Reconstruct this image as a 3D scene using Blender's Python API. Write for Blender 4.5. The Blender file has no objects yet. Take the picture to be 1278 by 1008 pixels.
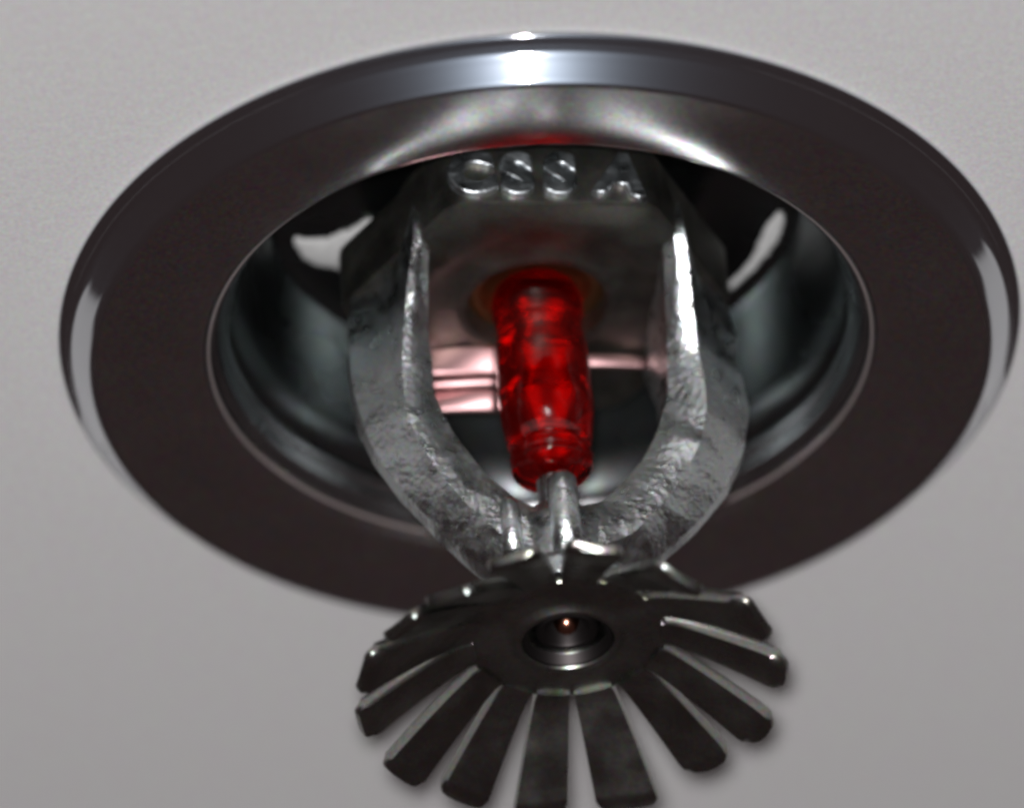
import bpy, bmesh, math, random
from mathutils import Matrix, Vector, noise

# ---------------------------------------------------------------- camera, world, flash, exposure
S = 0.001                      # the drawing is in millimetres
scene = bpy.context.scene
C = scene.collection

W0, H0 = 1278.0, 1008.0
D, ELEV, FPX, CX, CY, ROLL = 700.0, 36.9, 11598.0, 673.7, 414.0, 2.63
e = math.radians(ELEV); ro = math.radians(ROLL)
cpos = Vector((0, -D*math.cos(e), -D*math.sin(e)))
fw = (-cpos).normalized(); rt = Vector((1, 0, 0)); up = rt.cross(fw)
R_ = rt*math.cos(ro) - up*math.sin(ro); U_ = rt*math.sin(ro) + up*math.cos(ro)
cam = bpy.data.cameras.new('camera'); camo = bpy.data.objects.new('camera', cam); C.objects.link(camo)
camo.matrix_world = Matrix(((R_.x, U_.x, -fw.x, cpos.x*S), (R_.y, U_.y, -fw.y, cpos.y*S), (R_.z, U_.z, -fw.z, cpos.z*S), (0, 0, 0, 1)))
cam.sensor_width = 36.0; cam.lens = FPX/W0*36.0
cam.shift_x = (W0/2 - CX)/W0; cam.shift_y = -(H0/2 - CY)/W0
cam.clip_start = 0.02; cam.clip_end = 20
cam.dof.use_dof = True; cam.dof.focus_distance = 0.685; cam.dof.aperture_fstop = 17
scene.camera = camo

scene.view_settings.view_transform = 'Standard'; scene.view_settings.look = 'None'
scene.view_settings.exposure = 0; scene.view_settings.gamma = 1
scene.cycles.max_bounces = 12; scene.cycles.transmission_bounces = 10; scene.cycles.glossy_bounces = 8
scene.cycles.filter_width = 3.4
scene.cycles.sample_clamp_indirect = 6

wd = bpy.data.worlds.new('World'); scene.world = wd; wd.use_nodes = True
bg = wd.node_tree.nodes['Background']
bg.inputs[0].default_value = (0.033, 0.0235, 0.0235, 1); bg.inputs[1].default_value = 1.0    # the unlit room

def lamp(name, pos, target, size, power, col, shape='DISK'):
    l = bpy.data.lights.new(name, 'AREA'); l.shape = shape; l.size = size*S; l.energy = power; l.color = col
    o = bpy.data.objects.new(name, l); C.objects.link(o)
    p = Vector(pos)*S
    o.location = p; o.rotation_euler = (Vector(target)*S - p).to_track_quat('-Z', 'Y').to_euler()
    return o
# the camera's own flash, just above and left of the lens
lamp('flash', cpos + U_*9 - R_*5, (0, 0, 0), 20, 5.4, (1.0, 0.985, 1.0))

# ---------------------------------------------------------------- helpers
def P(x, y, z): return Vector((x*S, y*S, -z*S))      # z counts downwards from the ceiling
def obj(name, bm, mat, parent=None, smooth=True, angle=None):
    me = bpy.data.meshes.new(name); bmesh.ops.recalc_face_normals(bm, faces=bm.faces); bm.to_mesh(me); bm.free()
    if smooth:
        for p in me.polygons: p.use_smooth = True
        if angle: me.set_sharp_from_angle(angle=math.radians(angle))
    o = bpy.data.objects.new(name, me); C.objects.link(o)
    if mat: me.materials.append(mat)
    if parent: o.parent = parent
    return o
def thing(name, label, cat, group=None):
    o = bpy.data.objects.new(name, None); C.objects.link(o); o.empty_display_size = 0.01
    o['label'] = label; o['category'] = cat
    if group: o['group'] = group
    return o
def lathe(prof, seg=160, closed=False, rf=None, a0=0.0, a1=2*math.pi):
    bm = bmesh.new(); rings = []
    full = abs(a1-a0-2*math.pi) < 1e-6
    n = seg if full else seg+1
    for r, z in prof:
        ring = []
        for i in range(n):
            a = a0 + (a1-a0)*i/seg
            rr = r if rf is None else rf(r, a)
            ring.append(bm.verts.new(P(rr*math.cos(a), rr*math.sin(a), z)))
        rings.append(ring)
    m = len(rings); last = m if closed else m-1
    for k in range(last):
        A, B = rings[k], rings[(k+1) % m]
        for i in range(n if full else n-1):
            j = (i+1) % n
            bm.faces.new((A[i], A[j], B[j], B[i]))
    return bm
def cap(bm, z, r, seg):           # close a lathe end
    pass
def arc(cx, cz, r, a0, a1, n):    # profile arc (degrees)
    return [(cx + r*math.cos(math.radians(a0+(a1-a0)*i/n)), cz + r*math.sin(math.radians(a0+(a1-a0)*i/n))) for i in range(n+1)]
def smooth_curve(pts, n):         # Catmull-Rom through tuples of any size
    out = []
    for i in range(len(pts)-1):
        p0 = pts[max(i-1, 0)]; p1 = pts[i]; p2 = pts[i+1]; p3 = pts[min(i+2, len(pts)-1)]
        for k in range(n):
            t = k/n
            out.append(tuple(0.5*((2*b) + (-a+c)*t + (2*a-5*b+4*c-d)*t*t + (-a+3*b-3*c+d)*t**3) for a, b, c, d in zip(p0, p1, p2, p3)))
    out.append(pts[-1]); return out

# ---------------------------------------------------------------- materials
def new_mat(name):
    m = bpy.data.materials.new(name); m.use_nodes = True; nt = m.node_tree
    return m, nt, nt.nodes['Principled BSDF']
def metal(name, col, rough, bump=0.0, scale=900, rvar=0.0, var=0.0, aniso=0.0, dist=0.00005):
    m, nt, b = new_mat(name)
    b.inputs['Metallic'].default_value = 1; b.inputs['Base Color'].default_value = (*col, 1); b.inputs['Roughness'].default_value = rough
    tc = nt.nodes.new('ShaderNodeTexCoord')
    no = nt.nodes.new('ShaderNodeTexNoise'); no.inputs['Scale'].default_value = scale; no.inputs['Detail'].default_value = 4
    nt.links.new(tc.outputs['Object'], no.inputs['Vector'])
    if bump:
        bp = nt.nodes.new('ShaderNodeBump'); bp.inputs['Strength'].default_value = bump; bp.inputs['Distance'].default_value = dist
        nt.links.new(no.outputs['Fac'], bp.inputs['Height']); nt.links.new(bp.outputs['Normal'], b.inputs['Normal'])
    if rvar:
        n2 = nt.nodes.new('ShaderNodeTexNoise'); n2.inputs['Scale'].default_value = scale*0.35; n2.inputs['Detail'].default_value = 5
        nt.links.new(tc.outputs['Object'], n2.inputs['Vector'])
        mr = nt.nodes.new('ShaderNodeMapRange'); mr.inputs['From Min'].default_value = 0.3; mr.inputs['From Max'].default_value = 0.7
        mr.inputs['To Min'].default_value = max(0.02, rough-rvar); mr.inputs['To Max'].default_value = rough+rvar
        nt.links.new(n2.outputs['Fac'], mr.inputs['Value']); nt.links.new(mr.outputs['Result'], b.inputs['Roughness'])
        if var:
            mx = nt.nodes.new('ShaderNodeMix'); mx.data_type = 'RGBA'
            mx.inputs['A'].default_value = (*[c*(1-var) for c in col], 1); mx.inputs['B'].default_value = (*[min(1, c*(1+var)) for c in col], 1)
            nt.links.new(n2.outputs['Fac'], mx.inputs['Factor']); nt.links.new(mx.outputs['Result'], b.inputs['Base Color'])
    return m
def grain(m, amt, scale):              # fine coloured mottling of the surface
    nt = m.node_tree; b = nt.nodes['Principled BSDF']
    tc = nt.nodes.new('ShaderNodeTexCoord'); no = nt.nodes.new('ShaderNodeTexNoise'); no.inputs['Scale'].default_value = scale; no.inputs['Detail'].default_value = 2
    nt.links.new(tc.outputs['Object'], no.inputs['Vector'])
    sp = nt.nodes.new('ShaderNodeVectorMath'); sp.operation = 'MULTIPLY_ADD'
    sp.inputs[1].default_value = (amt*4, amt*4, amt*4); sp.inputs[2].default_value = (1-amt*2,)*3
    nt.links.new(no.outputs['Color'], sp.inputs[0])
    mu = nt.nodes.new('ShaderNodeVectorMath'); mu.operation = 'MULTIPLY'
    nt.links.new(sp.outputs[0], mu.inputs[0])
    bc = b.inputs['Base Color']
    if bc.is_linked: nt.links.new(bc.links[0].from_socket, mu.inputs[1])
    else: mu.inputs[1].default_value = bc.default_value[:3]
    nt.links.new(mu.outputs[0], bc)
def polish(m, tint, rough, fac):
    nt = m.node_tree; b = nt.nodes['Principled BSDF']; out = nt.nodes['Material Output']
    g = nt.nodes.new('ShaderNodeBsdfGlossy'); g.inputs['Color'].default_value = (*tint, 1); g.inputs['Roughness'].default_value = rough
    mx = nt.nodes.new('ShaderNodeMixShader'); mx.inputs[0].default_value = fac
    nt.links.new(b.outputs[0], mx.inputs[1]); nt.links.new(g.outputs[0], mx.inputs[2]); nt.links.new(mx.outputs[0], out.inputs['Surface'])
    return m
chrome = metal('polished_chrome', (0.66, 0.66, 0.68), 0.10, bump=0.02, scale=260, rvar=0.03, var=0.05, dist=0.0001)
chrome_rim = metal('rim_chrome', (0.68, 0.69, 0.71), 0.05, bump=0.01, scale=260, rvar=0.02, var=0.05, dist=0.0001)
lip_m = metal('lip_chrome', (0.42, 0.44, 0.45), 0.24, bump=0.05, scale=400, rvar=0.05, var=0.1)
letter_m = metal('worn_letter_metal', (0.56, 0.60, 0.62), 0.36, bump=0.6, scale=1300, rvar=0.15, var=0.3, dist=0.00025)
edge_m = metal('edge_sheen', (0.36, 0.31, 0.30), 0.5); edge_m.node_tree.nodes['Principled BSDF'].inputs['Metallic'].default_value = 0.55
chrome_face = metal('brushed_chrome_face', (0.66, 0.64, 0.64), 0.19, bump=0.03, scale=400, rvar=0.03, var=0.05)
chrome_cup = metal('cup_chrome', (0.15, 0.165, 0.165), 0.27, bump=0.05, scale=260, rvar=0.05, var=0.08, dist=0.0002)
cast = metal('cast_chrome', (0.54, 0.57, 0.57), 0.31, bump=0.55, scale=2200, rvar=0.09, var=0.15, dist=0.00018)
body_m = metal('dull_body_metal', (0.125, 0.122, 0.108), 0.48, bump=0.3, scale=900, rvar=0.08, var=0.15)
defl_m = metal('stamped_deflector_metal', (0.30, 0.30, 0.28), 0.28, bump=0.4, scale=700, rvar=0.08, var=0.2)
strip_m = metal('pink_glint_metal', (0.66, 0.40, 0.40), 0.34)
seat_m = metal('brass_seat', (0.45, 0.22, 0.10), 0.35)
pin_m = metal('brass_pin', (0.50, 0.22, 0.15), 0.22)
dark_m = metal('dark_recess_metal', (0.045, 0.04, 0.04), 0.5)

def paint():
    m, nt, b = new_mat('ceiling_paint')
    tc = nt.nodes.new('ShaderNodeTexCoord')
    n1 = nt.nodes.new('ShaderNodeTexNoise'); n1.inputs['Scale'].default_value = 900; n1.inputs['Detail'].default_value = 6
    n2 = nt.nodes.new('ShaderNodeTexNoise'); n2.inputs['Scale'].default_value = 2600; n2.inputs['Detail'].default_value = 3
    nt.links.new(tc.outputs['Object'], n1.inputs['Vector']); nt.links.new(tc.outputs['Object'], n2.inputs['Vector'])
    cr = nt.nodes.new('ShaderNodeValToRGB')
    cr.color_ramp.elements[0].position = 0.3; cr.color_ramp.elements[0].color = (0.53, 0.525, 0.52, 1)
    cr.color_ramp.elements[1].position = 0.7; cr.color_ramp.elements[1].color = (0.60, 0.595, 0.59, 1)
    nt.links.new(n2.outputs['Fac'], cr.inputs['Fac']); nt.links.new(cr.outputs['Color'], b.inputs['Base Color'])
    bp = nt.nodes.new('ShaderNodeBump'); bp.inputs['Strength'].default_value = 0.14; bp.inputs['Distance'].default_value = 0.0003
    nt.links.new(n1.outputs['Fac'], bp.inputs['Height']); nt.links.new(bp.outputs['Normal'], b.inputs['Normal'])
    b.inputs['Roughness'].default_value = 0.9; b.inputs['Specular IOR Level'].default_value = 0.1
    return m
polish(chrome_rim, (0.42, 0.50, 0.60), 0.34, 0.10)
paint_m = paint()
grain(paint_m, 0.12, 3800)
for m_, a_ in ((chrome_face, 0.38), (chrome, 0.15), (chrome_cup, 0.3), (defl_m, 0.25), (body_m, 0.25), (cast, 0.15)): grain(m_, a_, 3000)
def glass(name, col, ior, rough):
    m, nt, b = new_mat(name)
    b.inputs['Base Color'].default_value = (*col, 1); b.inputs['Transmission Weight'].default_value = 1
    b.inputs['IOR'].default_value = ior; b.inputs['Roughness'].default_value = rough
    return m
bulb_m = glass('red_bulb_glass', (0.95, 0.012, 0.012), 1.47, 0.04)
liquid_glint_m, _nt, _b = new_mat('red_liquid_glint'); _b.inputs['Base Color'].default_value = (0.95, 0.016, 0.014, 1); _b.inputs['Roughness'].default_value = 0.22; _b.inputs['Metallic'].default_value = 1.0

# ---------------------------------------------------------------- ceiling
bm = lathe([(27.5, -9), (27.5, 0), (40, 0), (90, 0), (400, 0), (3000, 0)], 128)
ceiling = obj('ceiling', bm, paint_m, smooth=False); ceiling['kind'] = 'structure'

# ---------------------------------------------------------------- escutcheon
esc = thing('escutcheon', 'polished chrome round trim plate with a recessed cup, flush against the grey ceiling', 'trim plate')
prof = [(34.2, 0.02), (35.9, 0.02)]
prof += arc(35.95, 0.32, 0.32, -60, 60, 8)                        # thin rolled outer lip
roll = smooth_curve([(36.05, 0.60), (35.6, 0.92), (35.55, 0.98), (35.22, 1.26), (34.77, 1.86), (34.27, 2.54), (34.06, 2.83)], 6)   # broad rolled flank
prof += roll + [(33.88, 3.04), (33.68, 3.12), (33.5, 3.13), (33.5, 2.8)]
obj('rolled_rim', lathe(prof, 256, closed=True), chrome_rim, esc, angle=24)
prof = [(27.8, 0.02), (33.4, 0.05), (33.48, 2.9)]
prof += smooth_curve([(33.47, 3.08), (31, 2.96), (28.5, 2.78), (26.8, 2.52), (25.6, 2.15), (25.0, 1.5)], 6)
prof += [(24.75, 0.9), (24.9, 0.3), (27.0, 0.1)]
obj('added_sheen_bead', lathe(arc(24.98, 1.42, 0.13, 0, 330, 11), 220, closed=True), edge_m, esc)  # added bead; the thin light line of the edge is its colour
obj('face_plate', lathe(prof, 256, closed=True), chrome_face, esc, angle=30)
lip = [(24.75, 1.15), (24.45, 0.95), (24.0, 0.35), (23.85, 0.05), (23.85, -0.35), (23.7, -0.6), (23.4, -1.0), (23.3, -1.4)]
obj('cup_lip', lathe(lip + [(24.4, -1.5), (24.7, 1.0)], 200, closed=True), lip_m, esc)
cprof = [(23.5, -1.6), (23.3, -1.7), (22.4, -5), (20.9, -10.6)]
cprof += smooth_curve([(20.7, -11.2), (20.3, -11.9), (19.6, -12.3), (18.4, -12.5)], 4) + [(14, -12.7), (8, -12.8)]
cprof += [(8, -13.4), (20, -13.2), (22.9, -12), (24.2, -2), (24.0, -1.6)]
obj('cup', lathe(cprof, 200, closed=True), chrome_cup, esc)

# pale reflections in the cup, put in as white patches
white_m, _nt, _b = new_mat('pale_reflection'); _b.inputs['Base Color'].default_value = (0.50, 0.50, 0.49, 1); _b.inputs['Roughness'].default_value = 0.6
def patch_mesh(pts, z, th, seed):              # pts: centre line (x, y, half width)
    bm = bmesh.new(); pts = smooth_curve(pts, 6); n = len(pts); rows = []
    for i, (x, y, w) in enumerate(pts):
        x2, y2, _ = pts[min(i+1, n-1)]; x1, y1, _ = pts[max(i-1, 0)]
        t = Vector((x2-x1, y2-y1, 0)).normalized(); nn = Vector((-t.y, t.x, 0))
        wl = w*(1+0.45*noise.noise(Vector((i*0.45, seed, 0)))); wr = w*(1+0.45*noise.noise(Vector((i*0.45, seed+9, 0))))
        row = []
        for q in (-1, -0.8, -0.3, 0.3, 0.8, 1):
            ww = wl if q < 0 else wr
            p = Vector((x, y, 0)) + nn*q*ww
            h = th*(1-abs(q)**4)*(0.8+0.4*noise.noise(Vector((i*0.6, q*2, seed))))
            row.append(bm.verts.new(P(p.x, p.y, z + h)))
        rows.append(row)
    for A, B in zip(rows, rows[1:]):
        for k in range(5): bm.faces.new((A[k], A[k+1], B[k+1], B[k]))
    return bm
obj('reflection_patch', patch_mesh([(-18.4, 3.2, 0.1), (-17.6, 4.3, 1.1), (-16.0, 5.4, 2.0), (-14.2, 5.0, 2.0), (-12.8, 3.2, 1.5), (-12.2, 1.4, 0.3)], -12.62, 0.35, 3), white_m, esc)
obj('reflection_patch', patch_mesh([(19.0*math.cos(math.radians(a)), 19.0*math.sin(math.radians(a)), w) for a, w in ((8, 0.15), (14, 0.75), (21, 0.65), (29, 0.4), (38, 0.3), (47, 0.12))], -12.5, 0.3, 7), white_m, esc)

# ---------------------------------------------------------------- sprinkler head
spr = thing('fire_sprinkler', 'pendent fire sprinkler with a red glass bulb, hanging from the chrome plate on the ceiling', 'fire sprinkler')

def octo(r, a):                       # wrench flats on the outer wall of the body
    if r < 11: return r
    k = (a + math.pi/2 + math.pi/6) % (math.pi/3) - math.pi/6
    flat = 1/math.cos(k)
    lim = min(flat, 1.12)
    return r*lim
bp_ = [(4.6, -12), (5.1, -9), (5.2, -4.0), (5.4, -3.62), (5.8, -3.52), (6.2, -3.56), (6.5, -3.68), (8.6, -3.65), (9.0, -3.52), (9.5, -3.5), (12.6, -3.4), (13.0, -3.65), (13.1, -4.2), (13.1, -8.6), (12.7, -9.0), (10.5, -9.1), (10.2, -12.9)]
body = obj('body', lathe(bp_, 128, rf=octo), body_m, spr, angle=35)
obj('bulb_seat', lathe([(5.3, -5.2), (4.4, -4.9), (3.9, -5.3), (3.6, -6.6), (0.01, -6.8)], 64), seat_m, body)

# frame: one swept yoke; every station is (inner, ridge, outer) in the x-z plane + depth
st = [((8.9, -8.5), (10.0, -8.5), (13.2, -8.5), 8.0),
      ((8.9, -4.5), (10.1, -4.5), (13.9, -4.5), 9.6),
      ((8.9, -1.5), (10.5, -1.5), (14.5, -1.5), 7.9),
      ((8.9, 3.0), (11.0, 3.2), (14.6, 3.5), 4.6),
      ((8.6, 6.5), (11.1, 7.5), (14.0, 7.9), 3.5),
      ((7.7, 9.6), (10.2, 11.0), (12.7, 11.5), 3.1),
      ((6.2, 12.4), (8.6, 14.4), (10.7, 14.9), 3.0),
      ((4.5, 14.8), (6.7, 17.3), (8.5, 17.9), 3.1),
      ((2.8, 16.6), (4.6, 19.9), (6.0, 20.6), 3.4),
      ((1.2, 17.4), (2.0, 21.4), (2.4, 22.4), 3.8)]
flat = [tuple(a)+tuple(b)+tuple(c)+(d,) for a, b, c, d in st]
half = smooth_curve(flat, 5)
mir = [(-f[0], f[1], -f[2], f[3], -f[4], f[5], f[6]) for f in half]
def belly(f):                         # the right arm swells a little more than the left one
    k = max(0.0, 1-((f[5]-12.5)/9.5)**2)
    return (f[0]+0.25*k, f[1], f[2]+0.6*k, f[3]+0.2*k, f[4]+1.15*k, f[5]+0.3*k, f[6])
full = [belly(f) for f in half] + mir[::-1]
bm = bmesh.new(); rings = []
for (xi, zi, xr, zr, xo, zo, d) in full:
    mx, mz = xi*0.5+xr*0.5, zi*0.5+zr*0.5
    sec = [(xi, zi, -d*0.86), (mx, mz, -d*0.985), (xr, zr, -d), (xr*0.5+xo*0.5, zr*0.5+zo*0.5, -min(d*0.66, 3.0)), (xo, zo, -min(d*0.25, 1.2)), (xo, zo, min(d*0.25, 1.2)),
           (xr*0.5+xo*0.5, zr*0.5+zo*0.5, min(d*0.66, 3.0)), (xr, zr, d), (mx, mz, d*0.985), (xi, zi, d*0.86), (xi*0.97, zi, 0)]
    rings.append([bm.verts.new(P(x, y, z)) for x, z, y in sec])
for A, B in zip(rings, rings[1:]):
    n = len(A)
    for i in range(n):
        bm.faces.new((A[i], A[(i+1) % n], B[(i+1) % n], B[i]))
bm.faces.new(rings[0]); bm.faces.new(rings[-1][::-1])
bmesh.ops.subdivide_edges(bm, edges=bm.edges, cuts=1, use_grid_fill=True)
bm.normal_update()
for v in bm.verts:
    q = v.co*(1/S)
    v.co += v.normal*S*(0.20*noise.noise(q*0.4) + 0.06*noise.noise(q*1.1))
frame = obj('frame', bm, cast, spr, angle=34)

# round boss at the foot of the yoke with its shiny shoulder, and the compression screw
boss = obj('boss', lathe([(0.01, 15.9), (2.3, 15.9), (2.6, 16.4), (2.7, 17.0), (4.1, 17.6), (4.4, 18.4), (4.4, 22.2), (5.2, 22.6), (5.4, 23.3), (5.0, 24.3), (0.01, 24.3)], 64), cast, frame, angle=50)
for x, y, rr, z0, z1 in ((0.0, -4.1, 1.15, 15.0, 22.6), (-3.9, -3.2, 0.8, 16.6, 21.5)):     # upright ribs on the near side of the boss
    bm = lathe([(0.01, z0), (rr*0.6, z0), (rr*0.95, z0+0.5), (rr, z0+1.5), (rr, z1), (0.01, z1)], 24)
    for v in bm.verts:
        v.co += Vector((x*S, y*S, 0)) + Vector((0, 0, 0))
    obj('rib', bm, cast, frame)
scr = [(0.01, 12.5), (1.0, 12.55)]
z = 12.7
while z < 17.4:
    scr += [(1.25, z), (1.02, z+0.22)]; z += 0.44
scr += [(1.2, 17.6)]
obj('compression_screw', lathe(scr, 40), cast, spr)

# bulb
bprof = smooth_curve([(0.01, -5.9), (1.9, -5.7), (3.1, -4.9), (3.5, -3.6), (3.3, -1.6), (3.45, 0.2), (3.55, 3.0), (3.5, 6.5), (3.2, 8.8), (2.95, 9.8), (2.95, 10.2), (3.1, 10.5), (3.05, 11.1), (2.75, 11.8), (0.01, 12.2)], 6)
bulb = obj('glass_bulb', lathe(bprof, 72), bulb_m, spr)
cz = smooth_curve([(0.01, -4.6), (2.3, -4.3), (2.9, -3.0), (2.75, -1.6), (1.7, -0.6), (1.9, 0.2), (2.75, 1.6), (2.8, 2.4), (1.9, 3.9), (2.2, 4.6), (2.8, 5.6), (2.8, 6.2), (1.7, 8.0), (1.4, 9.0), (2.3, 9.8), (2.3, 10.3), (1.4, 11.0), (0.01, 11.3)], 5)
obj('liquid_glint_core', lathe(cz, 72, rf=lambda r, a: r*(1+0.075*math.cos(4*a+math.pi-0.5))), liquid_glint_m, bulb)  # liquid shaped as ringed red metal, to make glints through the glass
# pink bars added beside the bulb, tilted to the flash as reflected bands
def bar(x0, x1, y0, z0, w, h, tilt, wob):
    bm = bmesh.new(); n = 10; rr = []
    for i in range(n+1):
        x = x0 + (x1-x0)*i/n
        ring = []
        for k in range(12):
            a = 2*math.pi*k/12
            cy = w*0.5*math.copysign(abs(math.cos(a))**0.5, math.cos(a)); cz = h*0.5*math.copysign(abs(math.sin(a))**0.5, math.sin(a))
            tt = tilt + 0.15 + 0.10*max(0, abs(x)-3.4)
            yy = cy*math.cos(tt) - cz*math.sin(tt); zz = cy*math.sin(tt) + cz*math.cos(tt)
            ring.append(bm.verts.new(P(x, y0 + yy + wob*(abs(x)-3.2)**2, z0 + zz)))
        rr.append(ring)
    for A, B in zip(rr, rr[1:]):
        for k in range(12): bm.faces.new((A[k], A[(k+1) % 12], B[(k+1) % 12], B[k]))
    bm.faces.new(rr[0]); bm.faces.new(rr[-1][::-1])
    return bm
T = math.radians(50)
for args in ((-9.2, -2.4, 5.2, -2.5, 2.3, 0.5), (-9.2, -2.4, 6.8, -1.7, 0.7, 0.5), (-9.2, -2.4, 7.9, -0.7, 1.8, 0.7),
             (3.2, 8.9, 5.4, -2.6, 1.0, 0.6)):
    x0, x1, y0, z0, w, h = args
    obj('glint_bar', bar(x0, x1, y0, z0, w, h, T, 0.012), strip_m, body)

# raised characters on the near wrench flat
for ch, x, zz, rotz in (('C', -6.0, -5.75, 5), ('S', -2.6, -5.7, 0), ('S', 0.6, -5.7, -3), ('A', 5.2, -5.6, -9)):
    cu = bpy.data.curves.new('raised_letter', 'FONT'); cu.body = ch; cu.size = 4.7*S; cu.extrude = 0.28*S; cu.bevel_depth = 0.16*S; cu.bevel_resolution = 2; cu.offset = 0.2*S
    cu.align_x = 'CENTER'; cu.align_y = 'CENTER'
    to = bpy.data.objects.new('tmp', cu); C.objects.link(to)
    dg = bpy.context.evaluated_depsgraph_get()
    me = bpy.data.meshes.new_from_object(to.evaluated_get(dg)); me.name = 'raised_letter'
    bpy.data.objects.remove(to)
    me.transform(Matrix.Rotation(math.radians(rotz), 4, 'Z'))
    me.transform(Matrix.Translation(P(x, -13.25, zz)) @ Matrix.Rotation(math.radians(90), 4, 'X'))
    me.materials.clear(); me.materials.append(letter_m)
    o = bpy.data.objects.new('raised_letter', me); C.objects.link(o); o.parent = body

# ---------------------------------------------------------------- deflector
ZD = 26.7
defl = obj('deflector', lathe([(2.2, ZD-0.7), (7.0, ZD-0.5), (7.3, ZD-0.4), (7.35, ZD+0.2), (7.1, ZD+0.28), (4.6, ZD+0.1), (4.15, ZD+0.1), (3.9, ZD+0.5), (3.6, ZD+0.6), (3.4, ZD+0.45), (3.35, ZD-0.5)], 96, closed=True), defl_m, spr)
def tine(a, L=16.1, w0=1.25, w1=1.95, rnd=0.9, drop=4.3, twist=0.0, t=1.0):
    bm = bmesh.new(); N = 16; rows = []
    tx = Vector((math.cos(a), math.sin(a), 0)); ty = Vector((-math.sin(a), math.cos(a), 0))
    for i in range(N+1):
        u = i/N
        uu = 1-(1-u)**1.8 if u > 0 else 0
        r = 6.9 + (L-6.9)*uu
        w = w0 + (w1-w0)*uu
        dd = (L - r)
        if dd < rnd: w = w - rnd + math.sqrt(max(rnd**2 - (rnd-dd)**2, 0.0004))
        z = ZD - 0.1 + drop*max(0, (r-7.4)/(16.1-7.4))**1.15
        sl = math.atan(drop*1.15/8.7) if r > 7.4 else 0
        row = []
        for (s, q) in ((-1, -1), (-0.5, -1), (0.5, -1), (1, -1), (1.06, 0), (1, 1), (0.5, 1), (-0.5, 1), (-1, 1), (-1.06, 0)):
            cz = (0.10 if abs(s) < 0.8 else 0)
            off = ty*(w*s) + tx*(-math.sin(sl)*t*0.5*q*(1 if dd > 0.5 else 0.55))
            zz = z + q*t*0.5*math.cos(sl)*(1 if dd > 0.5 else 0.55) + math.sin(twist)*s*w*uu + cz
            p = tx*r + off
            row.append(bm.verts.new(P(p.x, p.y, zz)))
        rows.append(row)
    n = len(rows[0])
    for A, B in zip(rows, rows[1:]):
        for k in range(n): bm.faces.new((A[k], A[(k+1) % n], B[(k+1) % n], B[k]))
    bm.faces.new(rows[0]); bm.faces.new(rows[-1][::-1])
    return bm
random.seed(4)
# angles run clockwise as seen from the lens (0 = right, 90 = away from the lens)
for k, a in enumerate((2, 26, 50, 75, 100, 123, 147, 172, 196, 216, 236, 256, 277, 303, 333)):
    wv = random.uniform(0.88, 1.12)
    obj('tine', tine(math.radians(a - 7 + random.uniform(-1.5, 1.5)), w0=1.28*wv, w1=2.15*wv, L=15.8+random.uniform(-.2, .2), drop=5.1-(1.7 if a in (256, 277) else 0)+random.uniform(-.3, .3), twist=random.uniform(-.2, .2) + {303: .3, 333: .5, 2: .2, 172: -.1, 196: -.05, 216: 0}.get(a, 0),
                     rnd=1.3 if a < 60 else 0.7), defl_m, defl, angle=60)
# hollow rivet in the middle of the deflector
obj('added_dark_lining', lathe([(3.3, ZD+0.38), (3.15, ZD+0.3), (3.0, ZD-0.9), (2.3, ZD-1.3), (2.3, ZD-1.6), (3.3, ZD-1.5)], 64, closed=True), dark_m, defl)  # near-black lining added so the recess stays dark under the flash
obj('rivet', lathe([(0.01, ZD-2.2), (1.2, ZD-2.2), (1.3, ZD-2.1), (1.7, ZD-1.5), (1.75, ZD-0.5), (1.95, ZD-0.3), (2.25, ZD-0.4), (2.4, ZD-1.2)], 48), dark_m, defl)
obj('pin', lathe([(0.01, ZD-0.3), (0.35, ZD-0.37), (0.75, ZD-0.7), (0.95, ZD-1.2), (0.95, ZD-2.1)], 32), pin_m, defl)

spr.location = (0, 0, -1.3*S); spr.rotation_euler = (0, math.radians(-2.2), math.radians(7))      # the head hangs slightly askew
